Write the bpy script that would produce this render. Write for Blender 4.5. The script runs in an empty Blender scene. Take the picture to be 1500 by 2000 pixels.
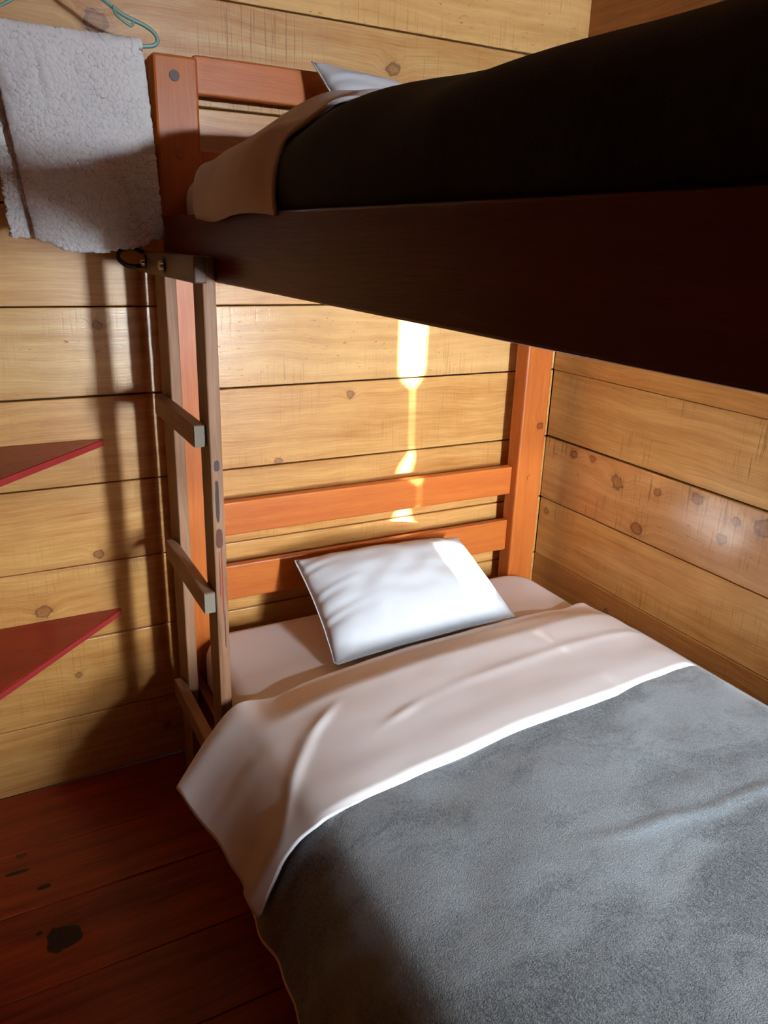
import bpy, bmesh, math, random
import numpy as np
from mathutils import Vector, Matrix, noise as mnoise
random.seed(7)
S = bpy.context.scene
COL = S.collection

# ------------------------------------------------------------------ camera
def cam_axes(yw, pt, rl):
    f = Vector((math.sin(yw)*math.cos(pt), math.cos(yw)*math.cos(pt), math.sin(pt)))
    r = f.cross(Vector((0, 0, 1))).normalized(); u = r.cross(f)
    return r*math.cos(rl)+u*math.sin(rl), -r*math.sin(rl)+u*math.cos(rl), f
_r, _u, _f = cam_axes(math.radians(28.7218), math.radians(-19.3343), math.radians(1.9143))
cd = bpy.data.cameras.new('camera'); cam = bpy.data.objects.new('camera', cd); COL.objects.link(cam)
M = Matrix.Identity(4)
for i in range(3):
    M[i][0] = _r[i]; M[i][1] = _u[i]; M[i][2] = -_f[i]
M[0][3], M[1][3], M[2][3] = 0.0, -2.0, 1.476
cam.matrix_world = M
cd.sensor_fit = 'HORIZONTAL'; cd.sensor_width = 36.0; cd.lens = 36.0*1502.07/1500.0; cd.clip_start = 0.01
S.camera = cam

# ------------------------------------------------------------------ light
S.view_settings.view_transform = 'Standard'; S.view_settings.look = 'None'
S.view_settings.gamma = 1.0; S.view_settings.use_curve_mapping = False
S.view_settings.exposure = 0.0
w = bpy.data.worlds.new('sky'); S.world = w; w.use_nodes = True
w.node_tree.nodes['Background'].inputs[0].default_value = (0.62, 0.78, 1.0, 1)
w.node_tree.nodes['Background'].inputs[1].default_value = 0.8

YF = -3.6           # foot wall, where the window is
def area(name, loc, sx, sy, power, col, rot=(math.radians(90), 0, 0)):
    l = bpy.data.lights.new(name, 'AREA'); l.shape = 'RECTANGLE'; l.size = sx; l.size_y = sy
    l.energy = power; l.color = col
    o = bpy.data.objects.new(name, l); COL.objects.link(o); o.location = loc; o.rotation_euler = rot
    return o
# room-side lamps: daylight at gap and upper pane, warm fill added before the curtains
a1 = area('daylight_gap', (1.25, YF+0.08, 1.19), 0.13, 0.54, 30, (0.74, 0.87, 1.0))
a2 = area('daylight_upper_pane', (1.25, YF+0.08, 1.795), 0.26, 0.055, 18, (0.78, 0.88, 1.0))
a3 = area('curtain_fill', (1.17, YF+0.10, 1.30), 0.80, 1.00, 9.0, (1.0, 0.84, 0.66))
a1.data.spread = math.radians(80); a2.data.spread = math.radians(80); a3.data.spread = math.radians(110)
sun = bpy.data.lights.new('sun', 'SUN'); sun.energy = 46; sun.angle = math.radians(0.45); sun.color = (1.0, 0.95, 0.86)
so = bpy.data.objects.new('sun', sun); COL.objects.link(so); so.location = (1.3, -8, 2)
sd = Vector((-0.035, 1.0, -math.tan(math.radians(3.0)))).normalized()
so.rotation_euler = sd.to_track_quat('-Z', 'Y').to_euler()

# ------------------------------------------------------------------ node helpers
class NT:
    def __init__(s, mat):
        mat.use_nodes = True; s.t = mat.node_tree; s.n = s.t.nodes; s.l = s.t.links
        s.bsdf = s.n['Principled BSDF']
    def new(s, typ, **kw):
        n = s.n.new(typ)
        for k, v in kw.items(): setattr(n, k, v)
        return n
    def put(s, sock, v):
        if isinstance(v, bpy.types.NodeSocket): s.l.new(v, sock)
        else: sock.default_value = v
    def math(s, op, a, b=0.0, c=None, clamp=False):
        n = s.new('ShaderNodeMath', operation=op, use_clamp=clamp)
        s.put(n.inputs[0], a); s.put(n.inputs[1], b)
        if c is not None: s.put(n.inputs[2], c)
        return n.outputs[0]
    def vmath(s, op, a, b=(0, 0, 0)):
        n = s.new('ShaderNodeVectorMath', operation=op); s.put(n.inputs[0], a)
        s.put(n.inputs[1], b)
        return n.outputs['Value'] if op == 'LENGTH' else n.outputs[0]
    def rng(s, v, a, b, c, d, smooth=True):
        n = s.new('ShaderNodeMapRange', interpolation_type='SMOOTHSTEP' if smooth else 'LINEAR')
        for i, x in enumerate((v, a, b, c, d)): s.put(n.inputs[i], x)
        return n.outputs[0]
    def noise(s, vec, scale, detail=3.0, rough=0.55, dim='3D'):
        n = s.new('ShaderNodeTexNoise', noise_dimensions=dim)
        s.put(n.inputs['Vector'], vec); n.inputs['Scale'].default_value = scale
        n.inputs['Detail'].default_value = detail; n.inputs['Roughness'].default_value = rough
        return n.outputs[0]
    def mix(s, f, a, b, mode='MIX'):
        n = s.new('ShaderNodeMix', data_type='RGBA', blend_type=mode)
        s.put(n.inputs[0], f); s.put(n.inputs[6], a); s.put(n.inputs[7], b)
        return n.outputs[2]
    def bump(s, h, strength, dist=0.01):
        n = s.new('ShaderNodeBump'); n.inputs['Strength'].default_value = strength
        n.inputs['Distance'].default_value = dist; s.put(n.inputs['Height'], h)
        s.l.new(n.outputs[0], s.bsdf.inputs['Normal']); return n
def c4(c, k=1.0): return (c[0]*k, c[1]*k, c[2]*k, 1.0)

def wood(name, light, dark, rough=0.34, knots=(), saw=0.0, contrast=1.0, random_knots=0.5, knotcol=(0.22, 0.075, 0.022),
         var=0.22, spots=(), bump=0.25, pits=0.0, coat=0.0, spec=0.36, coatr=0.22):
    """local X runs along the grain, local Z across the face"""
    m = bpy.data.materials.new(name); t = NT(m)
    tc = t.new('ShaderNodeTexCoord').outputs['Object']
    oi = t.new('ShaderNodeObjectInfo').outputs['Random']
    sep = t.new('ShaderNodeSeparateXYZ'); t.l.new(tc, sep.inputs[0])
    X, Y, Z = sep.outputs
    off = t.math('MULTIPLY', oi, 37.0)
    krim = 0.0; kmask = None; kwarp = 0.0; kring = None
    fields = []
    for (kx, kz, kr) in knots:
        dx = t.math('MULTIPLY', t.math('SUBTRACT', X, kx), 0.85); dz = t.math('SUBTRACT', Z, kz)
        d = t.math('SQRT', t.math('ADD', t.math('MULTIPLY', dx, dx), t.math('MULTIPLY', dz, dz)))
        fields.append((d, kr))
    if random_knots > 0:
        cv = t.new('ShaderNodeCombineXYZ'); t.put(cv.inputs[0], t.math('ADD', X, off)); t.put(cv.inputs[1], t.math('ADD', t.math('MULTIPLY', Z, 1.0), off))
        v = t.new('ShaderNodeTexVoronoi', voronoi_dimensions='2D'); t.l.new(cv.outputs[0], v.inputs['Vector']); v.inputs['Scale'].default_value = 2.6
        sc = t.new('ShaderNodeSeparateColor'); t.l.new(v.outputs['Color'], sc.inputs[0])
        keep = t.math('GREATER_THAN', sc.outputs[0], 1.0-random_knots)
        d = t.math('ADD', t.math('DIVIDE', v.outputs['Distance'], 2.6), t.math('MULTIPLY', t.math('SUBTRACT', 1.0, keep), 1.0))
        fields.append((d, 0.011))
    wob = t.noise(tc, 60.0, 2.0)
    for d, kr in fields:
        dw = t.math('ADD', d, t.math('MULTIPLY', t.math('SUBTRACT', wob, 0.5), kr*1.3))
        k = t.rng(dw, kr*0.75, kr*1.15, 1.0, 0.0)
        halo = t.rng(dw, kr*0.8, kr*3.6, 1.0, 0.0)
        ring = t.math('MULTIPLY', t.math('MULTIPLY_ADD', t.math('SINE', t.math('MULTIPLY', dw, 6.28*3.2/kr)), 0.5, 0.5), t.rng(dw, kr*0.3, kr*2.2, 1.0, 0.0))
        rim = t.math('MULTIPLY', t.rng(dw, kr*0.62, kr*0.9, 0.0, 1.0), t.rng(dw, kr*0.95, kr*1.2, 1.0, 0.0))
        krim = t.math('MAXIMUM', krim, rim)
        kwarp = t.math('ADD', kwarp, t.math('MULTIPLY', halo, kr*1.1))
        kmask = k if kmask is None else t.math('MAXIMUM', kmask, k)
        kring = ring if kring is None else t.math('MAXIMUM', kring, ring)
    # grain
    lowv = t.new('ShaderNodeCombineXYZ'); t.put(lowv.inputs[0], t.math('MULTIPLY_ADD', X, 1.3, off)); t.put(lowv.inputs[1], Y); t.put(lowv.inputs[2], t.math('MULTIPLY_ADD', Z, 2.5, off))
    low = t.noise(lowv.outputs[0], 1.6, 2.0)
    zz = t.math('ADD', t.math('ADD', Z, t.math('MULTIPLY', low, 0.06)), kwarp)
    gv = t.new('ShaderNodeCombineXYZ'); t.put(gv.inputs[0], t.math('MULTIPLY_ADD', X, 0.9, off)); t.put(gv.inputs[1], t.math('MULTIPLY', Y, 14.0)); t.put(gv.inputs[2], t.math('MULTIPLY_ADD', zz, 26.0, off))
    g1 = t.noise(gv.outputs[0], 1.0, 4.0, 0.6)
    fv = t.new('ShaderNodeCombineXYZ'); t.put(fv.inputs[0], t.math('MULTIPLY_ADD', X, 9.0, off)); t.put(fv.inputs[1], t.math('MULTIPLY', Y, 160.0)); t.put(fv.inputs[2], t.math('MULTIPLY', zz, 260.0))
    g2 = t.noise(fv.outputs[0], 1.0, 3.0, 0.6)
    rings = t.math('MULTIPLY_ADD', t.math('SINE', t.math('MULTIPLY_ADD', zz, 210.0, t.math('MULTIPLY', g1, 9.0))), 0.5, 0.5)
    blot = t.noise(lowv.outputs[0], 4.0, 4.0, 0.6)
    f = t.math('ADD', t.math('MULTIPLY', t.math('SUBTRACT', g1, 0.5), 1.7*contrast), t.math('MULTIPLY', t.math('SUBTRACT', g2, 0.5), 1.15*contrast))
    f = t.math('ADD', f, t.math('MULTIPLY', t.math('SUBTRACT', rings, 0.5), 0.10*contrast))
    f = t.math('ADD', f, t.math('MULTIPLY', t.math('SUBTRACT', blot, 0.5), 0.9*contrast))
    f = t.math('ADD', t.math('ADD', f, 0.42), t.math('MULTIPLY', t.math('SUBTRACT', oi, 0.5), var), clamp=True)
    col = t.mix(f, c4(light), c4(dark))
    if saw > 0:   # fine saw marks across the grain, in patches
        sv = t.new('ShaderNodeCombineXYZ'); t.put(sv.inputs[0], t.math('MULTIPLY_ADD', X, 190.0, off)); t.put(sv.inputs[1], 0.0); t.put(sv.inputs[2], t.math('MULTIPLY', Z, 7.0))
        sn = t.noise(sv.outputs[0], 1.0, 2.0)
        pv = t.noise(lowv.outputs[0], 2.2, 1.0)
        sm = t.math('MULTIPLY', t.rng(sn, 0.54, 0.70, 0.0, 1.0), t.rng(pv, 0.44, 0.62, 0.0, saw))
        col = t.mix(sm, col, c4(dark, 0.55))
    if pits > 0:  # short dark flecks along the grain
        qv = t.new('ShaderNodeCombineXYZ'); t.put(qv.inputs[0], t.math('MULTIPLY_ADD', X, 42.0, off)); t.put(qv.inputs[1], 0.0); t.put(qv.inputs[2], t.math('MULTIPLY', Z, 130.0))
        qn = t.noise(qv.outputs[0], 1.0, 2.0); pq = t.noise(lowv.outputs[0], 3.0, 1.0)
        col = t.mix(t.math('MULTIPLY', t.rng(qn, 0.64, 0.72, 0.0, 1.0), t.rng(pq, 0.42, 0.6, 0.0, pits)), col, c4(knotcol, 0.9))
    if kmask is not None:
        col = t.mix(t.math('MULTIPLY', kring, 0.55), col, c4(knotcol, 0.9))
        col = t.mix(t.math('MULTIPLY', kmask, 0.50), col, c4(knotcol))
        col = t.mix(t.math('MULTIPLY', krim, 0.55), col, c4(knotcol, 0.35))
    for (sx, sz, rx, rz, sc_) in spots:   # dried dark blots with ragged outlines
        wn = t.noise(tc, 26.0, 3.0)
        dx = t.math('DIVIDE', t.math('SUBTRACT', X, sx), rx); dz = t.math('DIVIDE', t.math('SUBTRACT', Z, sz), rz)
        d = t.math('POWER', t.math('ADD', t.math('POWER', t.math('ABSOLUTE', dx), 3.0), t.math('POWER', t.math('ABSOLUTE', dz), 3.0)), 0.3333)
        d = t.math('ADD', d, t.math('MULTIPLY', t.math('SUBTRACT', wn, 0.5), 1.0))
        col = t.mix(t.rng(d, 0.9, 1.05, 0.95, 0.0), col, c4(sc_))
    t.put(t.bsdf.inputs['Base Color'], col)
    r = t.math('ADD', t.math('MULTIPLY', g2, 0.16), rough-0.08, clamp=True)
    t.put(t.bsdf.inputs['Roughness'], r)
    t.bsdf.inputs['Specular IOR Level'].default_value = spec
    t.bsdf.inputs['Coat Weight'].default_value = coat; t.bsdf.inputs['Coat Roughness'].default_value = coatr
    h = t.math('ADD', t.math('MULTIPLY', g2, 0.6), t.math('MULTIPLY', blot, 0.9))
    if saw > 0: h = t.math('SUBTRACT', h, t.math('MULTIPLY', sm, 0.5))
    t.bump(h, bump, 0.004)
    return m

def fabric(name, c1, c2=None, scale=5.0, weave=900.0, rough=0.85, bump=0.15, sheen=0.0, fleck=0.0):
    m = bpy.data.materials.new(name); t = NT(m)
    tc = t.new('ShaderNodeTexCoord').outputs['Object']
    wv = t.noise(tc, weave, 2.0)
    if c2 is None: col = c4(c1)
    else:
        warp = t.new('ShaderNodeVectorMath', operation='ADD'); t.l.new(tc, warp.inputs[0])
        nz = t.new('ShaderNodeTexNoise'); t.l.new(tc, nz.inputs['Vector']); nz.inputs['Scale'].default_value = 7.0
        sc = t.vmath('SCALE', nz.outputs['Color']); sc.node.inputs['Scale'].default_value = 0.16
        t.l.new(sc, warp.inputs[1])
        st = t.vmath('MULTIPLY', warp.outputs[0], (0.7, 1.7, 1.0))
        a = t.noise(st, scale, 8.0, 0.68)
        col = t.mix(t.rng(a, 0.40, 0.59, 0.0, 1.0), c4(c1), c4(c2))
        if fleck > 0:
            fl = t.noise(t.vmath('MULTIPLY', tc, (1.0, 0.45, 1.0)), 330.0, 2.0, 0.7)
            col = t.mix(t.math('MULTIPLY', t.rng(fl, 0.3, 0.7, 0.0, 1.0), fleck), col, c4(c2, 1.5))
    t.put(t.bsdf.inputs['Base Color'], col)
    t.bsdf.inputs['Roughness'].default_value = rough
    t.bsdf.inputs['Specular IOR Level'].default_value = 0.25
    t.bsdf.inputs['Sheen Weight'].default_value = sheen; t.bsdf.inputs['Sheen Roughness'].default_value = 0.4
    t.bump(wv, bump, 0.002)
    return m
def plain(name, c, rough=0.5, metal=0.0, bump=0.0):
    m = bpy.data.materials.new(name); t = NT(m)
    tc = t.new('ShaderNodeTexCoord').outputs['Object']
    n = t.noise(tc, 40.0, 3.0)
    t.put(t.bsdf.inputs['Base Color'], t.mix(n, c4(c, 0.85), c4(c, 1.12)))
    t.bsdf.inputs['Roughness'].default_value = rough; t.bsdf.inputs['Metallic'].default_value = metal
    if bump: t.bump(n, bump, 0.002)
    return m

# ------------------------------------------------------------------ materials
PL, PD = (0.66, 0.36, 0.115), (0.40, 0.150, 0.030)
MW = wood('pine_planks', PL, PD, saw=0.25)
MWS = wood('pine_planks_sawn', (0.68, 0.40, 0.145), (0.42, 0.18, 0.042), saw=0.7, rough=0.3, random_knots=0.3)
MWP = wood('pine_planks_flecked', (0.70, 0.43, 0.17), (0.45, 0.21, 0.055), saw=0.35, rough=0.27, pits=0.9, random_knots=0.25)
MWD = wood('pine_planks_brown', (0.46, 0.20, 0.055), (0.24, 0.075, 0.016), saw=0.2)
MOUT = wood('unseen_dark_boards', (0.30, 0.12, 0.035), (0.17, 0.055, 0.015), random_knots=0.3, bump=0.1)  # unseen walls and ceiling, coloured darker to cut bounced light
MROUGH = wood('pine_planks_plain', PL, PD, random_knots=0.3, bump=0.1)
STL, STD = (0.56, 0.165, 0.030), (0.38, 0.080, 0.013)
MST = wood('stained_orange_wood', STL, STD, rough=0.38, spec=0.28, random_knots=0.3, contrast=0.75, knotcol=(0.14, 0.035, 0.012), var=0.1)
MWC = wood('pine_planks_glossy', PL, PD, saw=0.4, coat=0.6, coatr=0.2, random_knots=0.4)
MRD = wood('stained_red_wood', (0.17, 0.015, 0.008), (0.09, 0.007, 0.004), rough=0.36, spec=0.3, random_knots=0.3, contrast=0.8, knotcol=(0.03, 0.008, 0.005), var=0.1)
MLD = wood('ladder_brown_wood', (0.36, 0.20, 0.115), (0.19, 0.088, 0.043), rough=0.5, spec=0.2, random_knots=0.4, contrast=1.0, knotcol=(0.06, 0.03, 0.02))
MLC = wood('dark_brown_cleat_wood', (0.15, 0.065, 0.034), (0.08, 0.032, 0.016), rough=0.45, random_knots=0.2)
MEND = plain('weathered_end_grain', (0.21, 0.18, 0.13), 0.85, bump=0.6)
MFL = [wood('red_floor_boards', (0.38, 0.052, 0.013), (0.17, 0.019, 0.006), rough=0.36, random_knots=0.5, knotcol=(0.012, 0.006, 0.004), contrast=1.2, pits=0.5)]
MSH = wood('red_varnished_shelf', (0.42, 0.040, 0.012), (0.24, 0.018, 0.006), rough=0.3, random_knots=0.2, contrast=0.8, bump=0.06, spec=0.22)
MSHE = plain('worn_red_paint_edge', (0.40, 0.035, 0.035), 0.45, bump=0.6)
MDARK = plain('dark_gap', (0.03, 0.015, 0.008), 0.9)
MSHEET = fabric('white_cotton', (0.80, 0.775, 0.77), bump=0.05)
MPIL = fabric('white_pillow_cotton', (0.58, 0.605, 0.63), bump=0.05)
MBL = fabric('grey_fleece', (0.105, 0.125, 0.136), (0.255, 0.30, 0.325), scale=2.8, weave=420.0, rough=0.9, bump=0.6, sheen=0.25, fleck=0.5)
MBU = fabric('charcoal_fleece', (0.012, 0.012, 0.0125), (0.024, 0.024, 0.0245), scale=4.0, weave=420.0, rough=0.9, bump=0.4, sheen=0.08)
MTW = fabric('white_terry', (0.78, 0.76, 0.74), weave=380.0, bump=1.0, rough=0.95, sheen=0.2)
MHEM = fabric('cream_binding', (0.85, 0.68, 0.42), rough=0.9)
MTEAL = plain('teal_plastic', (0.17, 0.33, 0.27), 0.35)
MBLK = plain('black_rubber', (0.012, 0.011, 0.010), 0.5)
MSTEEL = plain('zinc_bolt', (0.62, 0.60, 0.55), 0.25, 1.0)
MPLUG = plain('dark_wood_plug', (0.075, 0.025, 0.012), 0.5)
MCUR = fabric('cream_curtain', (0.62, 0.58, 0.50), rough=0.9)
MLEAF = plain('sun_block_foliage', (0.05, 0.10, 0.03), 0.7)

# ------------------------------------------------------------------ builders
def link(name, me, mat, parent=None, loc=(0, 0, 0)):
    o = bpy.data.objects.new(name, me); COL.objects.link(o)
    if mat is not None:
        me.materials.clear(); me.materials.append(mat)
    if parent is not None:
        o.parent = parent; loc = Vector(loc)-WL[parent.name]
    o.location = loc
    WL[o.name] = Vector(loc) + (WL[parent.name] if parent is not None else Vector())
    return o
def under_rotated():
    # parts whose parent is itself turned: bring their world placement into the parent's frame
    for o in list(bpy.data.objects):
        p = o.parent
        if p is not None and p.type == 'MESH' and tuple(p.rotation_euler) != (0.0, 0.0, 0.0):
            o.matrix_parent_inverse = p.rotation_euler.to_matrix().to_4x4().inverted()
WL = {}
def thing(name, label, cat, loc=(0, 0, 0), group=None):
    o = bpy.data.objects.new(name, None); COL.objects.link(o); o.location = loc; WL[o.name] = Vector(loc)
    o.empty_display_size = 0.05
    return tag(o, label, cat, group)
def tag(o, label, cat, group=None):
    o['label'] = label; o['category'] = cat
    if group: o['group'] = group
    return o
def struct(o): o['kind'] = 'structure'; return o
def box_mesh(sx, sy, sz, bev=0.003, jit=0.0):
    bm = bmesh.new(); bmesh.ops.create_cube(bm, size=1.0)
    for v in bm.verts:
        v.co = Vector((v.co.x*sx, v.co.y*sy, v.co.z*sz))
        if jit: v.co += Vector((0, 0, random.uniform(-jit, jit)))
    if bev > 0: bmesh.ops.bevel(bm, geom=list(bm.edges), offset=bev, segments=2, profile=0.5, affect='EDGES')
    me = bpy.data.meshes.new('m'); bm.to_mesh(me); bm.free(); return me
ROT = {'x': Matrix.Identity(3), 'y': Matrix.Rotation(math.radians(90), 3, 'Z'), 'z': Matrix.Rotation(math.radians(-90), 3, 'Y')}
def board(name, lo, hi, axis, mat, parent=None, bev=0.003, jit=0.0, rz=0.0):
    """box from lo to hi whose grain (local X) runs along the given world axis; local Z is its broad width"""
    lo, hi = Vector(lo), Vector(hi); d = hi-lo; c = (lo+hi)/2
    if axis == 'x': size = (d.x, d.y, d.z) if d.y <= d.z else (d.x, d.z, d.y)
    elif axis == 'y': size = (d.y, d.x, d.z)
    else: size = (d.z, d.y, d.x)
    me = box_mesh(*size, bev=bev, jit=jit); me.name = name
    o = link(name, me, mat, parent, c)
    R = ROT[axis].to_4x4()
    if axis == 'x' and d.y > d.z: R = Matrix.Rotation(math.radians(-90), 4, 'X')    # lying flat: local Z -> world +Y
    o.rotation_euler = (R).to_euler()
    return o
def tube(pts, r, seg=10, closed=False):
    pts = [Vector(p) for p in pts]; n = len(pts); bm = bmesh.new(); rings = []
    up = Vector((0, 0, 1))
    for i, p in enumerate(pts):
        a = pts[(i-1) % n] if (i > 0 or closed) else p; b = pts[(i+1) % n] if (i < n-1 or closed) else p
        tdir = (b-a).normalized()
        ref = Vector((0, 1, 0)) if abs(tdir.y) < 0.9 else up
        s = tdir.cross(ref).normalized(); q = s.cross(tdir)
        rings.append([bm.verts.new(p + (s*math.cos(2*math.pi*k/seg)+q*math.sin(2*math.pi*k/seg))*r) for k in range(seg)])
    for i in range(n if closed else n-1):
        A, B = rings[i], rings[(i+1) % n]
        for k in range(seg): bm.faces.new((A[k], A[(k+1) % seg], B[(k+1) % seg], B[k]))
    if not closed:
        bm.faces.new(rings[0]); bm.faces.new(rings[-1])
    bmesh.ops.recalc_face_normals(bm, faces=bm.faces)
    me = bpy.data.meshes.new('tube'); bm.to_mesh(me); bm.free(); me.shade_smooth(); return me
def smooth_path(pts, n=8):
    pts = [Vector(p) for p in pts]; out = []
    for i in range(len(pts)-1):
        p0 = pts[max(i-1, 0)]; p1 = pts[i]; p2 = pts[i+1]; p3 = pts[min(i+2, len(pts)-1)]
        for k in range(n):
            t = k/n
            out.append(0.5*((2*p1)+(p2-p0)*t+(2*p0-5*p1+4*p2-p3)*t*t+(3*p1-p0-3*p2+p3)*t**3))
    out.append(pts[-1]); return out
def grid_mesh(name, P, closed_u=False):
    """P: array [nu][nv] of 3-vectors"""
    nu, nv = len(P), len(P[0]); verts = [tuple(p) for row in P for p in row]; faces = []
    for i in range(nu if closed_u else nu-1):
        for j in range(nv-1):
            a = i*nv+j; b = ((i+1) % nu)*nv+j
            faces.append((a, b, b+1, a+1))
    me = bpy.data.meshes.new(name); me.from_pydata(verts, [], faces); me.validate(); me.shade_smooth(); return me
def solid(o, th, off=-1.0):
    md = o.modifiers.new('thickness', 'SOLIDIFY'); md.thickness = th; md.offset = off; return o
def nz(x, y, z=0.0): return mnoise.noise(Vector((x, y, z)))
def interp(xs, ys, x):
    return float(np.interp(x, xs, ys))
def sstep(a, b, x):
    t = min(1, max(0, (x-a)/(b-a))); return t*t*(3-2*t)

# ------------------------------------------------------------------ the room
XR, XL, ZC = 1.722, -0.112, 2.42
SEAM = [0.0, 0.204, 0.437, 0.650, 0.868, 1.093, 1.308, 1.532, 1.762, 1.990, 2.210, 2.42]
wb = struct(link('wall_back', box_mesh(XR-XL+0.3, 0.06, ZC, 0), MDARK, None, ((XR+XL)/2, 0.0235+0.03, ZC/2)))
WL['wall_back'] = Vector(wb.location)
knots_back = {3: [(0.242, 0.674, 0.011)], 2: [(0.093, 0.537, 0.016)], 4: [(0.748, 0.808+0.07, 0.009)], 8: [(0.344, 1.907, 0.021), (1.079, 1.902, 0.016)], 1: [(0.16, 0.33, 0.008)]}
matb = {0: MW, 1: MW, 2: MW, 3: MW, 4: MWS, 5: MWP, 6: MW, 7: MW, 8: MWS, 9: MWP, 10: MW}
cxb = (XR+XL)/2
for i in range(len(SEAM)-1):
    z0, z1 = SEAM[i]+0.0018, SEAM[i+1]-0.0018
    m = matb[i]
    if i in knots_back:
        m = wood('pine_plank_knotty', PL if i != 8 else (0.60, 0.38, 0.15), PD, saw=0.6 if i == 8 else 0.25, random_knots=0.3,
                 knots=[(kx-cxb, kz-(z0+z1)/2, kr) for kx, kz, kr in knots_back[i]])
    pr = random.uniform(-0.002, 0.002)
    board('plank', (XL, 0.0+pr, z0), (XR, 0.022+pr, z1), 'x', m, wb, 0.0025, 0.0016)
wr = struct(link('wall_right', box_mesh(0.06, -YF+0.1, ZC, 0), MDARK, None, (XR+0.0235+0.03, YF/2, ZC/2)))
WL['wall_right'] = Vector(wr.location)
kr_knots = {3+0: None}
for i in range(len(SEAM)-1):
    z0, z1 = SEAM[i]+0.0018, SEAM[i+1]-0.0018
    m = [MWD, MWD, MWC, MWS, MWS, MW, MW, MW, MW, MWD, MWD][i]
    cy = YF/2
    if i == 3:
        kk = [(-0.144, 0.838, 0.013), (-0.233, 0.846, 0.011), (-0.348, 0.800, 0.020), (-0.507, 0.815, 0.011), (-0.451, 0.682, 0.017),
              (-0.646, 0.838, 0.016), (-0.777, 0.815, 0.012), (-0.860, 0.825, 0.024), (-0.745, 0.755, 0.013)]
        m = wood('pine_plank_many_knots', (0.62, 0.33, 0.125), (0.40, 0.15, 0.040), rough=0.25, random_knots=0, saw=0.8, pits=0.9, coat=1.0, coatr=0.16,
                 knots=[(y-cy, z-(z0+z1)/2, r) for y, z, r in kk], knotcol=(0.24, 0.075, 0.022))
    pr = random.uniform(-0.002, 0.002)
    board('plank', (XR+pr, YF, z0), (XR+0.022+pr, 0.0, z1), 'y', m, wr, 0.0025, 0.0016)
fl = struct(link('floor', box_mesh(3.2, -YF+0.3, 0.06, 0), MDARK, None, (0.35, YF/2, -0.0235-0.03)))
WL['floor'] = Vector(fl.location)
FS = [0.0, -0.236, -0.433, -0.661, -0.874]+[-0.874-0.215*k for k in range(1, 13)]+[YF]
for i in range(len(FS)-1):
    y1, y0 = FS[i]-0.0012, FS[i+1]+0.0012
    m = MFL[0]
    if i == 2:
        cx, cy = (1.72-1.2)/2, (y0+y1)/2
        m = wood('red_floor_board_stained', (0.38, 0.052, 0.013), (0.17, 0.019, 0.006), rough=0.36, random_knots=0.4, knotcol=(0.012, 0.006, 0.004), contrast=1.2,
                 spots=[(0.026-cx, -0.543-cy, 0.036, 0.033, (0.006, 0.004, 0.004)), (-0.022-cx, -0.508-cy, 0.007, 0.006, (0.008, 0.004, 0.003))])
    if i == 1:
        cx, cy = (1.72-1.2)/2, (y0+y1)/2
        m = wood('red_floor_board_spotted', (0.38, 0.052, 0.013), (0.17, 0.019, 0.006), rough=0.36, random_knots=0.5, knotcol=(0.012, 0.006, 0.004), contrast=1.2,
                 spots=[(0.0-cx, -0.375-cy, 0.014, 0.006, (0.008, 0.004, 0.003)), (-0.05-cx, -0.30-cy, 0.03, 0.006, (0.01, 0.004, 0.003))])
    pr = random.uniform(-0.0008, 0.0008)
    board('floor_board', (-1.2, y0, -0.022+pr), (1.72, y1, pr), 'x', m, fl, 0.002)
struct(link('ceiling', box_mesh(3.2, -YF+0.3, 0.05, 0), MOUT, None, (0.35, YF/2, ZC+0.025)))
struct(link('wall_left', box_mesh(0.05, 1.0, ZC, 0.002), MOUT, None, (XL-0.025, -0.5, ZC/2)))
struct(link('wall_side', box_mesh(1.1, 0.05, ZC, 0.002), MOUT, None, (-0.69, -1.03, ZC/2)))
struct(link('wall_entry', box_mesh(0.05, -YF-1.0, ZC, 0.002), MOUT, None, (-1.225, (YF-1.0)/2, ZC/2)))
# foot wall with the window opening
WX0, WX1, WZ0, WZ1 = 0.72, 1.62, 0.52, 2.05
bm = bmesh.new()
for (a, b, c, d) in ((-1.25, WX0, 0, ZC), (WX1, XR+0.05, 0, ZC), (WX0, WX1, 0, WZ0), (WX0, WX1, WZ1, ZC)):
    r = bmesh.ops.create_cube(bm, size=1.0)
    for v in r['verts']: v.co = Vector(((a+b)/2+v.co.x*(b-a), YF-0.04+v.co.y*0.08, (c+d)/2+v.co.z*(d-c)))
me = bpy.data.meshes.new('wall_foot'); bm.to_mesh(me); bm.free()
struct(link('wall_foot', me, MOUT))
win = bpy.data.objects.new('window_1', None); COL.objects.link(win); win.location = ((WX0+WX1)/2, YF, WZ0); WL['window_1'] = Vector(win.location); struct(win)
for lo, hi, ax in (((WX0, YF-0.06, WZ0), (WX0+0.05, YF+0.01, WZ1), 'z'), ((WX1-0.05, YF-0.06, WZ0), (WX1, YF+0.01, WZ1), 'z'),
                   ((WX0+0.05, YF-0.06, WZ0), (WX1-0.05, YF+0.01, WZ0+0.05), 'x'), ((WX0+0.05, YF-0.06, WZ1-0.05), (WX1-0.05, YF+0.01, WZ1), 'x'),
                   ((WX0+0.05, YF-0.05, 1.63), (WX1-0.05, YF, 1.67), 'x')):
    board('window_frame', lo, hi, ax, MST, win)

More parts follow.
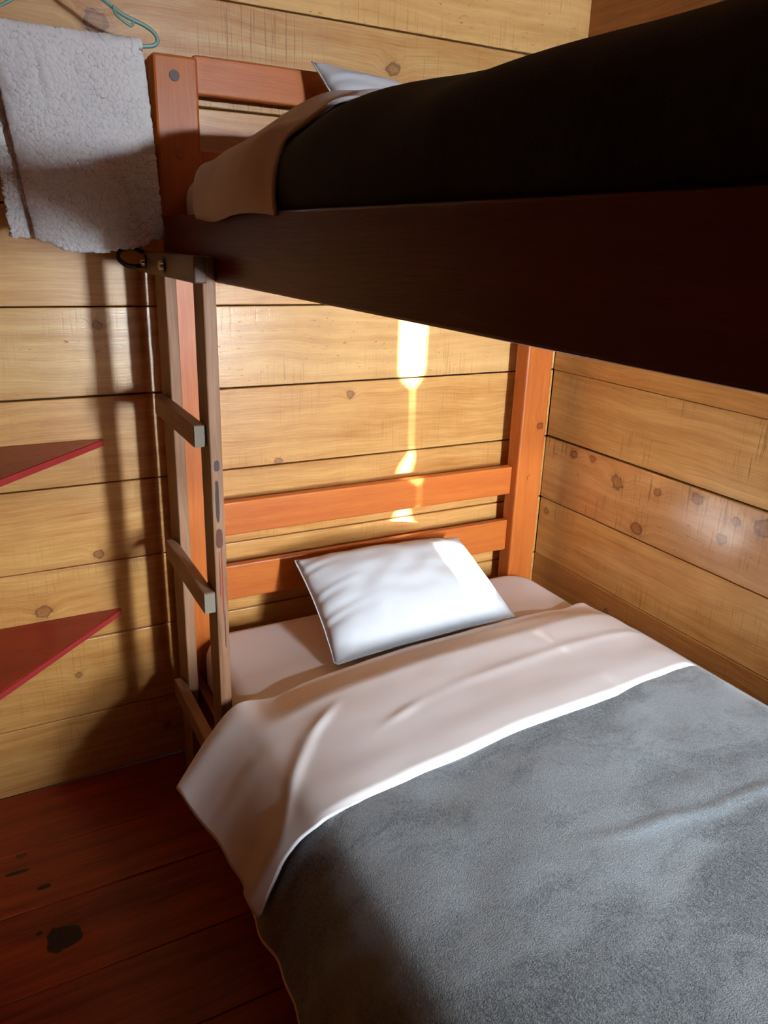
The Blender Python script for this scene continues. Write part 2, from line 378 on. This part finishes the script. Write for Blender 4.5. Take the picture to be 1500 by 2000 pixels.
# curtains: added panels whose uneven gap is cut to shape the sun stripe
def curtain(xa, xb, z0, z1, label, edge, side):
    P = []
    for i in range(61):
        u = i/60; row = []
        for j in range(49):
            z = z0+(z1-z0)*j/48
            x = (xa+(edge(z)-xa)*u) if side < 0 else (edge(z)+(xb-edge(z))*u)
            row.append((x, YF+0.045+0.014*math.sin(x*95+0.6*math.sin(z*3)), z))
        P.append(row)
    o = link('curtain', grid_mesh('curtain', P), MCUR); solid(o, 0.003)
    tag(o, label, 'curtain')
zs = [0.50, 0.698, 0.715, 0.78, 0.80, 0.86, 0.875, 0.97, 0.985, 1.02, 1.055, 1.07, 1.25, 1.28, 1.36, 1.50, 1.64]
gw = [0.003, 0.003, 0.14, 0.15, 0.085, 0.05, 0.004, 0.004, 0.055, 0.040, 0.006, 0.005, 0.006, 0.080, 0.085, 0.085, 0.06]  # gap widths follow the wanted sun stripe and its crescents
gc = [1.30, 1.315, 1.325, 1.325, 1.285, 1.29, 1.30, 1.30, 1.285, 1.305, 1.315, 1.31, 1.305, 1.300, 1.300, 1.30, 1.30]
eL = lambda z: interp(zs, gc, z)-interp(zs, gw, z)/2
eR = lambda z: interp(zs, gc, z)+interp(zs, gw, z)/2
curtain(WX0-0.02, 0, 0.50, 1.66, 'added cream curtain panel shaping the sun stripe, nearer the entry wall', eL, -1)
curtain(0, WX1+0.02, 0.50, 1.66, 'added cream curtain panel shaping the sun stripe, nearer the long plank wall', eR, 1)

P = [[(WX0-0.02+(WX1-WX0+0.04)*i/80, YF+0.045+0.014*math.sin(i*1.1), 1.835+(2.06-1.835)*j/12) for j in range(13)] for i in range(81)]
vl = link('valance', grid_mesh('valance', P), MCUR); solid(vl, 0.003); tag(vl, 'added short cream valance above the upper daylight strip', 'valance')  # added, unseen; leaves a narrow strip for the upper lamp
# ------------------------------------------------------------------ bunk bed
X0 = 0.437
BL, BR_, YH, YB = X0, 1.632, -0.10, -2.10
bed = thing('bunk_bed', 'orange-stained wooden bunk bed with a wide dark red upper side rail', 'bunk bed', (1.03, -1.1, 0))
ptop = 1.846
def post(x0, x1, y0, y1):
    return board('post', (x0, y0, 0), (x1, y1, ptop), 'z', MST, bed, 0.006)
pL = post(BL, BL+0.098, -0.100, -0.040)
pR = post(1.530, 1.630, -0.100, -0.040)
post(BL, BL+0.098, YB, YB+0.06); post(1.530, 1.630, YB, YB+0.06)
def disc(name, c, r, n, parent, mat, th=0.004):
    bm = bmesh.new(); bmesh.ops.create_cone(bm, cap_ends=True, segments=24, radius1=r, radius2=r*0.97, depth=th)
    bmesh.ops.bevel(bm, geom=[e for e in bm.edges if e.calc_face_angle(0) > 1], offset=0.0008, segments=2, affect='EDGES')
    me = bpy.data.meshes.new(name); bm.to_mesh(me); bm.free()
    o = link(name, me, mat, parent, c); o.rotation_euler = Vector(n).to_track_quat('Z', 'Y').to_euler()
    return o
disc('bolt_plug', (0.482, -0.1005, 1.805), 0.0115, (0, -1, 0), bed, MPLUG)
disc('bolt_plug', (0.487, -0.1005, 1.65), 0.0115, (0, -1, 0), bed, MST)
disc('bolt_plug', (1.583, -0.1005, 0.76), 0.0115, (0, -1, 0), bed, MST)
board('side_rail', (X0, YB+0.06, 1.393), (X0+0.035, -0.1005, 1.516), 'y', MRD, bed, 0.004)
board('side_rail', (1.595, YB+0.06, 1.393), (1.630, -0.1005, 1.516), 'y', MRD, bed, 0.004)
board('side_rail', (X0, YB+0.06, 0.215), (X0+0.030, -0.1005, 0.325), 'y', MRD, bed, 0.004)
board('side_rail', (1.600, YB+0.06, 0.215), (1.630, -0.1005, 0.325), 'y', MRD, bed, 0.004)
for z0, z1 in ((0.702, 0.797), (0.506, 0.611), (1.777, 1.857), (1.572, 1.664), (1.393, 1.50), (0.20, 0.31)):
    board('head_rail', (BL+0.0985, -0.072, z0), (1.5295, -0.046, z1), 'x', MST, bed, 0.004, 0.0012)
for z0, z1 in ((1.393, 1.50), (0.20, 0.31), (1.58, 1.72)):  # unseen top rail set high so its shadow crosses the towel
    board('foot_rail', (BL+0.0985, YB+0.02, z0), (1.5295, YB+0.045, z1), 'x', MST, bed, 0.004)
for zz in (1.395, 0.235):
    for k in range(12):
        y = -0.16-k*0.165
        board('bed_slat', (X0+0.036, y-0.045, zz), (1.594, y+0.045, zz+0.02), 'x', MROUGH, bed, 0.002)

# ------------------------------------------------------------------ ladder
lad = thing('bunk_ladder', 'unpainted brown wooden ladder standing against the bunk bed side rail', 'ladder', (0.42, -0.33, 0))
def stile(y0, y1, ztop, dx=0.0):
    o = board('stile', (0.4105, y0, 0.0), (0.4365, y1, ztop), 'z', MLD, lad, 0.003)
    return o
stile(-0.203, -0.106, 1.44); ns = stile(-0.510, -0.440, 1.44)
cz_ = 0.72
ns.data.materials[0] = wood('ladder_brown_wood_marked', (0.36, 0.20, 0.115), (0.19, 0.088, 0.043), rough=0.5, spec=0.2, random_knots=0.2, knotcol=(0.06, 0.03, 0.02),
    spots=[(0.955-cz_, 0.002, 0.045, 0.0045, (0.045, 0.03, 0.03)), (1.035-cz_, 0.0, 0.012, 0.006, (0.07, 0.05, 0.06)), (0.875-cz_, 0.001, 0.022, 0.0075, (0.10, 0.035, 0.02)),
           (0.79-cz_, 0.003, 0.055, 0.0016, (0.22, 0.045, 0.025)), (0.77-cz_, -0.002, 0.09, 0.0018, (0.22, 0.045, 0.025)), (0.66-cz_, -0.004, 0.045, 0.0016, (0.10, 0.04, 0.03))])
def rung(y0, y1, z0, z1, name='rung', x0=0.384):
    o = board(name, (x0, y0, z0), (0.410, y1, z1), 'y', MLD, lad, 0.003)
    e = board('end_grain', (x0+0.0015, y0-0.0015, z0+0.0015), (0.4085, y0+0.001, z1-0.0015), 'x', MEND, o, 0.0)
    e['label'] = 'weathered grey sawn end of the rung'
    return o
rung(-0.490, -0.140, 1.070, 1.116); rung(-0.505, -0.155, 0.702, 0.750); rung(-0.505, -0.150, 0.295, 0.345)
tb = board('top_cleat', (0.386, -0.545, 1.393), (0.410, -0.095, 1.441), 'y', MLC, lad, 0.003)
for y in (-0.135, -0.315):
    b = disc('washer', (0.3850, y, 1.417), 0.0165, (-1, 0, 0), tb, MBLK, 0.003)
    b2 = disc('bolt_head', (0.3800, y, 1.416), 0.0095, (-1, 0, 0), tb, MSTEEL, 0.010)

# ------------------------------------------------------------------ bedding
def rounded_slab(name, x0, x1, y0, y1, z0, z1, r, crown=0.012, nu=60, nv=60):
    """mattress with soft edges: superellipse plan, rounded sides"""
    bm = bmesh.new()
    cx, cy = (x0+x1)/2, (y0+y1)/2; hx, hy = (x1-x0)/2, (y1-y0)/2
    prof = []
    h = z1-z0
    for k in range(7):
        a = math.pi/2*k/6; prof.append((-r+r*math.sin(a), z0+r-r*math.cos(a)))
    for k in range(7):
        a = math.pi/2*k/6; prof.append((-r+r*math.cos(a), z1-r+r*math.sin(a)))
    R = 0.10; outline = []
    for (sx, sy, a0) in ((1, 1, 0), (-1, 1, 90), (-1, -1, 180), (1, -1, 270)):
        for k in range(9):
            a = math.radians(a0+k*90/8); outline.append((sx*(hx-R), sy*(hy-R), math.cos(a), math.sin(a)))
    rings = []
    for off, z in prof:
        rings.append([bm.verts.new((cx+ox+(R+off)*ca, cy+oy+(R+off)*sa, z)) for ox, oy, ca, sa in outline])
    for k in (0.8, 0.55, 0.3, 0.1):
        base = rings[len(prof)-1]
        rings.append([bm.verts.new((cx+(v.co.x-cx)*k, cy+(v.co.y-cy)*k, z1+crown*(1-k*k))) for v in base])
    n = len(outline)
    for A, B in zip(rings[:-1], rings[1:]):
        for k in range(n): bm.faces.new((A[k], A[(k+1) % n], B[(k+1) % n], B[k]))
    bm.faces.new(rings[-1]); bm.faces.new(list(reversed(rings[0])))
    bmesh.ops.recalc_face_normals(bm, faces=bm.faces)
    me = bpy.data.meshes.new(name); bm.to_mesh(me); bm.free(); me.shade_smooth(); return me
mt = link('mattress', rounded_slab('mattress', 0.468, 1.592, -2.03, -0.085, 0.256, 0.432, 0.045), MSHEET)
tag(mt, 'lower bunk mattress in a white fitted sheet', 'mattress')
mt2 = link('mattress', rounded_slab('mattress', 0.476, 1.592, -2.03, -0.085, 1.416, 1.600, 0.05), MSHEET)
tag(mt2, 'upper bunk mattress tucked behind the dark red rail', 'mattress')

def section(ctrl, n):
    """dense smooth polyline through control points, resampled by arc length"""
    p = smooth_path([Vector((a, b, 0)) for a, b in ctrl], 14)
    L = [0.0]
    for a, b in zip(p[:-1], p[1:]): L.append(L[-1]+(b-a).length)
    out = []
    for i in range(n):
        s = L[-1]*i/(n-1)
        out.append((interp(L, [q.x for q in p], s), interp(L, [q.y for q in p], s)))
    return out
# --- lower grey blanket
NU = 150
secB = section([(0.372, 0.235), (0.388, 0.315), (0.412, 0.405), (0.440, 0.468), (0.485, 0.502), (0.60, 0.516), (0.85, 0.524), (1.15, 0.522), (1.42, 0.508), (1.53, 0.482), (1.592, 0.420), (1.606, 0.345)], NU)
P = []
NV = 140; yb0, yb1 = -0.80, -2.065
for i, (x, z) in enumerate(secB):
    row = []
    for j in range(NV):
        y = yb0+(yb1-yb0)*j/(NV-1)
        side = sstep(0.46, 0.38, x)
        fold = 0.005*side*math.sin(y*26+2.0*nz(y*3, 1.0))+0.003*side*math.sin(y*61+z*10)
        top = sstep(0.44, 0.6, x)*(0.008*nz(x*3.2, y*3.2)+0.004*nz(x*9, y*9, 3)+0.0035*math.exp(-((y+1.27+0.10*(x-0.9)+0.02*nz(x*7, 2))/0.012)**2)*sstep(0.75, 0.95, x)*sstep(1.45, 1.2, x))
        hem = 0.008*nz(y*6, 4.0)*side
        row.append((x-fold*0.9-0.010*side, y, z+top+hem-0.02*sstep(-0.85, -0.80, y)))
    P.append(row)
bl = link('fleece_blanket', grid_mesh('fleece_blanket', P), MBL); solid(bl, 0.007)
tag(bl, 'grey fleece blanket with brushed patches spread over the lower bunk', 'blanket')
hem = tube([Vector(P[0][j])+Vector((-0.003, 0, -0.004)) for j in range(0, NV, 2)], 0.0065, 8)
h = link('hem', hem, MHEM, bl); h['label'] = 'cream binding along the blanket hem'

# --- lower white sheet folded back over the blanket
def cloth_band(left_head, left_foot, top_head, top_foot, right, yhead, yfoot, nu, nv, wr):
    rows = []
    cols = []
    for j in range(nv):
        b = j/(nv-1)
        lf = [tuple((1-b)*h+b*f for h, f in zip(A, B)) for A, B in zip(left_head, left_foot)]
        tp = [tuple((1-b)*h+b*f for h, f in zip(A, B)) for A, B in zip(top_head, top_foot)]
        cols.append(section(lf+tp+right, nu))
    for i in range(nu):
        a = i/(nu-1); row = []
        for j in range(nv):
            b = j/(nv-1); x, z = cols[j][i]
            y = yhead(x)+(yfoot(x)-yhead(x))*b
            dx, dy, dz = wr(x, y, z, a, b)
            row.append((x+dx, y+dy, z+dz))
        rows.append(row)
    return rows
def wr_low(x, y, z, a, b):
    top = sstep(0.42, 0.55, x)*sstep(1.6, 1.45, x)
    side = 1-sstep(0.36, 0.47, x)
    # head edge rises from the mattress, foot edge rolls down onto the blanket
    dz = top*(-0.052*(1-sstep(0.0, 0.34, b)) - 0.010*sstep(0.965, 1.0, b))
    dz += top*(0.003*nz(x*4, y*5)+0.0012*nz(x*11, y*14, 2.0))
    # long crease running across the band and the rolled duvet edge at the foot
    c = math.exp(-((b-0.60-0.05*math.sin(x*4))/0.035)**2)
    dz += top*0.0018*c*sstep(0.7, 1.0, x) + top*0.002*math.exp(-((b-0.86)/0.09)**2)
    # diagonal pulls near the shoulder
    for k, (x0_, y0_, ang, ln, am) in enumerate(((0.50, -0.80, 0.9, 0.08, 0.004), (0.46, -0.84, 1.0, 0.10, 0.004), (0.56, -0.74, 0.7, 0.05, 0.005), (0.42, -0.90, 1.15, 0.08, 0.002), (0.72, -0.80, 0.4, 0.05, 0.003))):
        ca, sa = math.cos(ang), math.sin(ang); u = (x-x0_)*ca+(y-y0_)*sa; v = -(x-x0_)*sa+(y-y0_)*ca
        dz += am*math.exp(-(u/ln)**2-(v/0.011)**2)
    dx = side*(-0.006*math.sin(b*7+1.0)*(0.3+0.7*b)-0.004*math.sin(b*22)*sstep(0.5, 0.9, b))
    dz += side*(0.003*math.sin(b*15)+0.002*nz(b*8, 1.0)) + side*sstep(0.80, 1.0, b)*(-0.012)
    return dx, 0.006*side*nz(z*20, 3.0)+0.006*nz(x*6, 9.0), dz
lh = [(0.280, 0.352), (0.318, 0.395), (0.362, 0.440), (0.412, 0.478)]
lf_ = [(0.346, 0.305), (0.368, 0.372), (0.392, 0.438), (0.424, 0.486)]
th_ = [(0.470, 0.503), (0.60, 0.530), (0.90, 0.540), (1.20, 0.538), (1.40, 0.522)]
tf_ = [(0.470, 0.515), (0.60, 0.534), (0.90, 0.542), (1.20, 0.538), (1.44, 0.520)]
yh = lambda x: interp([0.28, 0.42, 0.60, 0.80, 1.20, 1.45, 1.60], [-0.600, -0.555, -0.515, -0.495, -0.470, -0.440, -0.43], x)
yf = lambda x: interp([0.28, 0.36, 0.44, 0.60, 0.80, 1.20, 1.45, 1.56, 1.60], [-0.93, -0.955, -0.990, -0.985, -0.965, -0.940, -0.905, -0.88, -0.87], x)
P = cloth_band(lh, lf_, th_, tf_, [(1.535, 0.486), (1.592, 0.428), (1.606, 0.370)], yh, yf, 170, 110, wr_low)
sh = link('folded_sheet', grid_mesh('folded_sheet', P), MSHEET); solid(sh, 0.007, 1.0)
tag(sh, 'white sheet turned down over the grey blanket with a corner flap hanging off', 'sheet')
# duvet body underneath, filling the step between mattress and turned-down sheet
P = []
for i in range(60):
    x = 0.475+(1.585-0.475)*i/59; row = []
    e = min(1, (x-0.475)/0.07, (1.585-x)/0.12); e = math.sqrt(max(0, 1-(1-max(0, e))**2))
    for j in range(60):
        b = j/59; y = yh(x)-0.02+(-2.03-yh(x))*b
        hh = sstep(0, 0.13, b)
        row.append((x, y, 0.440+0.055*hh*e))
    P.append(row)
dv = link('duvet', grid_mesh('duvet', P), MPIL)
tag(dv, 'white duvet filling beneath the turned-down sheet on the lower bunk', 'duvet')

# --- pillows
def pillow(TL, TR, BR, BLc, thick, nrm, seed, nu=56, nv=44, pinch=0.04):
    TL, TR, BR, BLc = map(Vector, (TL, TR, BR, BLc)); nrm = Vector(nrm).normalized()
    front, back = [], []
    for i in range(nu):
        u = i/(nu-1); rf, rb = [], []
        for j in range(nv):
            v = j/(nv-1)
            uu = u+pinch*math.sin(2*math.pi*u)*0.0
            # edges drawn in between the corners
            eu = 1-pinch*(1-(2*u-1)**2)*0.9; ev = 1-pinch*(1-(2*v-1)**2)*0.9
            U = 0.5+(u-0.5)*ev; V = 0.5+(v-0.5)*eu
            p = TL*(1-U)*(1-V)+TR*U*(1-V)+BR*U*V+BLc*(1-U)*V
            f = max(0.0, (1-abs(2*u-1)**2.6)*(1-abs(2*v-1)**2.6))**0.55
            edge = 1-f
            wrk = 0.006*nz(u*9+seed, v*7, seed)*f
            # gathers running in from the seam
            wrk += 0.007*math.exp(-u/0.09)*math.sin(v*46+seed+5*nz(v*6+u*2, seed))*f**0.5*(1 if u > 0.01 else 0)
            wrk += 0.005*math.exp(-(1-v)/0.10)*math.sin(u*52+seed+5*nz(u*6, v*3+seed))*f**0.5
            wrk += 0.004*math.exp(-v/0.10)*math.sin(u*30+seed+4*nz(u*5, seed))*f**0.5
            rf.append(p+nrm*(thick*0.62*f+wrk)); rb.append(p-nrm*(thick*0.38*f))
        front.append(rf); back.append(rb)
    bm = bmesh.new()
    for G, flip in ((front, False), (back, True)):
        vs = [[bm.verts.new(p) for p in r] for r in G]
        for i in range(nu-1):
            for j in range(nv-1):
                q = (vs[i][j], vs[i][j+1], vs[i+1][j+1], vs[i+1][j])
                bm.faces.new(q if not flip else tuple(reversed(q)))
    bmesh.ops.remove_doubles(bm, verts=bm.verts, dist=0.0004)
    bmesh.ops.recalc_face_normals(bm, faces=bm.faces)
    me = bpy.data.meshes.new('pillow'); bm.to_mesh(me); bm.free(); me.shade_smooth()
    edge = [front[i][0] for i in range(nu)]+[front[-1][j] for j in range(1, nv)]+[front[i][-1] for i in range(nu-2, -1, -1)]+[front[0][j] for j in range(nv-2, 0, -1)]
    return me, edge
me, edge = pillow((0.735, -0.150, 0.630), (1.283, -0.140, 0.612), (1.300, -0.435, 0.470), (0.722, -0.450, 0.462), 0.150, (0, -0.45, 0.89), 2.0)
pw = link('pillow', me, MPIL); tag(pw, 'white pillow propped against the slatted headboard of the lower bunk', 'pillow')
link('seam', tube(edge[::2], 0.0022, 6, True), MPIL, pw)
me, edge = pillow((0.795, -0.130, 1.864), (1.340, -0.125, 1.768), (1.340, -0.300, 1.640), (0.835, -0.300, 1.665), 0.11, (0, -0.75, 0.66), 5.0)
pw = link('pillow', me, MPIL); tag(pw, 'pale pillow leaning on the headboard of the upper bunk, mostly behind the blanket', 'pillow')
link('seam', tube(edge[::2], 0.0022, 6, True), MPIL, pw)

# --- upper bunk blanket and sheet
secU = section([(0.476, 1.450), (0.462, 1.500), (0.446, 1.530), (0.441, 1.565), (0.452, 1.605), (0.487, 1.633), (0.56, 1.651), (0.72, 1.665), (1.05, 1.672), (1.40, 1.662), (1.55, 1.640), (1.598, 1.570)], 110)
P = []
for i, (x, z) in enumerate(secU):
    row = []
    for j in range(120):
        y = -0.68-(2.05-0.68)*j/119
        side = sstep(0.60, 0.48, x)*sstep(1.53, 1.58, z)
        g = sstep(-0.95, -0.72, y)
        dz = 0.012*nz(x*3, y*2.5)+0.010*side*math.sin((y+x*1.4)*17+1.5)*math.exp(-(y+0.95)**2/0.10)
        row.append((x+0.010*side*math.sin(y*12)*g+0.004*nz(y*5, z*9), y, z+dz*sstep(1.53, 1.60, z)-0.040*sstep(-0.84, -0.74, y)*sstep(1.56, 1.62, z)))
    P.append(row)
ub = link('fleece_blanket', grid_mesh('fleece_blanket', P), MBU); solid(ub, 0.006)
tag(ub, 'charcoal fleece blanket bulging over the dark red rail of the upper bunk', 'blanket')
lh = [(0.424, 1.507), (0.418, 1.530), (0.422, 1.570), (0.440, 1.605)]
lf_ = [(0.426, 1.506), (0.424, 1.535), (0.428, 1.582), (0.440, 1.616)]
th_ = [(0.480, 1.630), (0.60, 1.668), (0.80, 1.690), (1.10, 1.692), (1.42, 1.675)]
tf_ = [(0.474, 1.644), (0.56, 1.668), (0.72, 1.678), (1.10, 1.688), (1.42, 1.676)]
yh2 = lambda x: interp([0.418, 0.45, 0.60, 0.90, 1.5], [-0.425, -0.415, -0.37, -0.33, -0.33], x)
yf2 = lambda x: interp([0.41, 0.425, 0.44, 0.455, 0.48, 0.56, 0.70, 1.0, 1.6], [-0.85, -0.84, -0.85, -0.89, -0.93, -0.95, -0.94, -0.90, -0.88], x)
def wr_up(x, y, z, a, b):
    side = sstep(0.50, 0.43, x)
    dz = 0.008*nz(x*5, y*6, 7.0)*(1-side)+0.006*(1-side)*math.sin((y-x*0.8)*32)*sstep(0.45, 0.9, b)*sstep(1.1, 0.6, x)
    dx = side*(0.008*math.sin(b*7+0.5)-0.012*math.exp(-((b-0.82)/0.10)**2)*sstep(1.52, 1.57, z)+0.004*nz(b*9, z*14))
    dz += side*(-0.006*math.sin(b*6.0))*sstep(1.54, 1.51, z) - 0.03*(1-sstep(0, 0.25, b))*(1-side) + 0.040*(1-side)*sstep(0.46, 0.60, x)*math.sin(math.pi*min(1.0, b))**1.5
    return dx, 0.0, dz
P = cloth_band(lh, lf_, th_, tf_, [(1.55, 1.640), (1.60, 1.56)], yh2, yf2, 140, 80, wr_up)
us = link('folded_sheet', grid_mesh('folded_sheet', P), MSHEET); solid(us, 0.006, 1.0)
tag(us, 'white sheet folded over the charcoal blanket and spilling over the upper rail', 'sheet')

# ------------------------------------------------------------------ towel, hanger, cord
YT = -0.155
tw = []
path = []     # cross-section (y, z, layer) front bottom -> over the hanger bar -> back bottom
nf = 190
for k in range(nf): path.append((YT-0.022-0.006*math.sin(k/nf*3.0), 1.452+(1.832-1.452)*k/(nf-1), 0))
for k in range(1, 12):
    a = math.pi*k/12; path.append((YT-0.022*math.cos(a), 1.832+0.017*math.sin(a), 1))
for k in range(nf): path.append((YT+0.022, 1.832-(1.832-1.462)*k/(nf-1), 2))
nx = 190
for i in range(nx):
    u = i/(nx-1); row = []
    for (y, z, lay) in path:
        d = (1.845-z)/0.39
        xl = 0.104+0.018*d; xr = 0.399+0.022*d
        if lay == 2: xl -= 0.006; xr -= 0.030*d
        elif lay == 0: xl += 0.012+0.030*d
        x = xl+(xr-xl)*u
        bulge = -0.012*math.sin(math.pi*u)*(0.4+0.6*d) if lay == 0 else 0.004*math.sin(math.pi*u)
        curl = (0.020*math.exp(-u/0.06) + 0.016*math.exp(-(1-u)/0.05)) if lay == 0 else 0.0
        pile = 0.0030*nz(x*190, z*190, lay*5.0)+0.0028*nz(x*105, z*95, lay*3.0+9)+0.0035*nz(x*48, z*48, 2.0+lay)+0.004*nz(x*14, z*9, 4.0)
        crease = 0.006*math.exp(-((x-0.34-(1.60-z)*0.35)/0.007)**2)*sstep(1.62, 1.55, z)+0.005*math.exp(-((x-0.21-(1.75-z)*0.2)/0.006)**2)*sstep(1.70, 1.76, z)
        hemz = 0.004*nz(u*30, 1.0, lay)*sstep(0.75, 1.0, d)
        if lay == 0: hemz += (-0.016*math.exp(-((u-0.38)/0.3)**2)+0.018*sstep(0.75, 1.0, u)+0.010*sstep(0.2, 0.0, u))*sstep(0.7, 1.0, d)
        row.append((x+0.002*nz(z*90, u*3), y+bulge+curl-(pile+(crease if lay == 0 else 0))*(1 if lay != 2 else -1), z+hemz+(0.0025*nz(x*150, 3.0) if lay == 1 else 0)))
    tw.append(row)
tt = link('towel', grid_mesh('towel', tw), MTW); solid(tt, 0.012, 0.0)
tag(tt, 'white terry bath towel folded over the teal hanger beside the bed post', 'towel')
hg = thing('clothes_hanger', 'teal plastic clothes hanger on a wall nail, holding the white towel', 'hanger', (0.262, YT, 1.83))
hx = 0.262
def mir(p): return (2*hx-p[0], p[1], p[2])
right = smooth_path([(hx, YT, 1.958), (0.295, YT, 1.937), (0.333, YT, 1.915), (0.372, YT, 1.893), (0.412, YT, 1.880), (0.431, YT, 1.869), (0.437, YT, 1.856), (0.428, YT, 1.846), (0.408, YT, 1.842), (0.388, YT, 1.8405)], 8)
left = [mir(p) for p in right]
frame = [Vector(p) for p in reversed(left)]+right[1:]
link('hanger_frame', tube(frame, 0.0042, 10), MTEAL, hg)
link('trouser_bar', tube([(0.388, YT, 1.8405), (2*hx-0.388, YT, 1.8405)], 0.0042, 10), MTEAL, hg)
for s in (1, -1):
    nt = smooth_path([(0.352, YT-0.003, 1.906), (0.355, YT-0.004, 1.892), (0.366, YT-0.004, 1.884), (0.384, YT-0.004, 1.875), (0.390, YT-0.003, 1.884)], 5)
    if s < 0: nt = [mir(p) for p in nt]
    link('strap_notch', tube(nt, 0.003, 8), MTEAL, hg)
hook = smooth_path([(hx, YT, 1.955), (hx, YT, 1.985), (hx+0.018, YT, 2.005), (hx+0.020, YT, 2.028), (hx, YT, 2.045), (hx-0.020, YT, 2.030), (hx-0.022, YT, 2.018)], 8)
link('hook', tube(hook, 0.003, 8), MTEAL, hg)
nl = link('wall_nail', tube([(hx, 0.01, 2.030), (hx, -0.185, 2.0405)], 0.0045, 10), MSTEEL)
tag(nl, 'long steel nail in the plank wall that carries the clothes hanger', 'nail')
cord = smooth_path([(0.386, -0.12, 1.437), (0.360, -0.125, 1.446), (0.335, -0.13, 1.440), (0.328, -0.13, 1.424), (0.345, -0.13, 1.409), (0.368, -0.125, 1.406), (0.388, -0.118, 1.410)], 8)
co = link('cord_loop', tube(cord, 0.005, 8), MBLK)
tag(co, 'black cord loop hanging under the towel from the ladder top cleat', 'cord')

# ------------------------------------------------------------------ corner shelves
def shelf(z, tipx, depth, label):
    t = 0.018
    tri = [(XL+0.001, -0.001), (tipx, -0.001), (tipx, -0.010), (XL+0.001, -depth)]
    bm = bmesh.new()
    top = [bm.verts.new((x, y, z)) for x, y in tri]; bot = [bm.verts.new((x, y, z-t)) for x, y in tri]
    bm.faces.new(top); bm.faces.new(list(reversed(bot)))
    for k in range(4): bm.faces.new((top[k], top[(k+1) % 4], bot[(k+1) % 4], bot[k]))
    bmesh.ops.recalc_face_normals(bm, faces=bm.faces)
    for v in bm.verts: v.co -= Vector((0.05, -0.15, z))
    bmesh.ops.bevel(bm, geom=list(bm.edges), offset=0.002, segments=2, affect='EDGES')
    me = bpy.data.meshes.new('corner_shelf'); bm.to_mesh(me); bm.free()
    o = link('corner_shelf', me, MSH, None, (0.05, -0.15, z)); tag(o, label, 'shelf', None)
    a = Vector((tipx, -0.011, z-t/2)); b = Vector((XL+0.002, -depth, z-t/2)); d = (b-a); L = d.length
    e = link('front_edge', box_mesh(L-0.004, 0.002, t-0.003, 0.0006), MSHE, o, (a+b)/2)
    e.rotation_euler = (0, 0, math.atan2(d.y, d.x)); e['label'] = 'worn bright red front edge'
    return o
shelf(0.986, 0.279, 0.43, 'upper red triangular corner shelf above the other one')
shelf(0.511, 0.285, 0.40, 'lower red triangular corner shelf near the floor')

# ------------------------------------------------------------------ outside: an added, unseen tree whose crown keeps the low sun off the upper pane
tree = thing('sun_block_tree', 'added leafy tree blocking the low sun outside the window', 'tree', (1.5, -7.0, -0.5))
bm = bmesh.new(); bmesh.ops.create_icosphere(bm, subdivisions=4, radius=1.0)
for v in bm.verts:
    k = 1+0.10*mnoise.noise(v.co*4)
    v.co = Vector((v.co.x*1.7*k, v.co.y*0.9*k, v.co.z*0.9*k if v.co.z > -0.45 else -0.405+0.01*k))
me = bpy.data.meshes.new('crown'); bm.to_mesh(me); bm.free()
link('crown', me, MLEAF, tree, (1.4, -7.0, 2.18))
link('trunk', tube([(2.2, -7.0, -0.5), (2.15, -7.0, 0.8), (2.0, -7.0, 2.2)], 0.09, 12), MPLUG, tree, (0, 0, 0))
bpy.data.objects['trunk'].location = -Vector((1.5, -7.0, -0.5))

under_rotated()
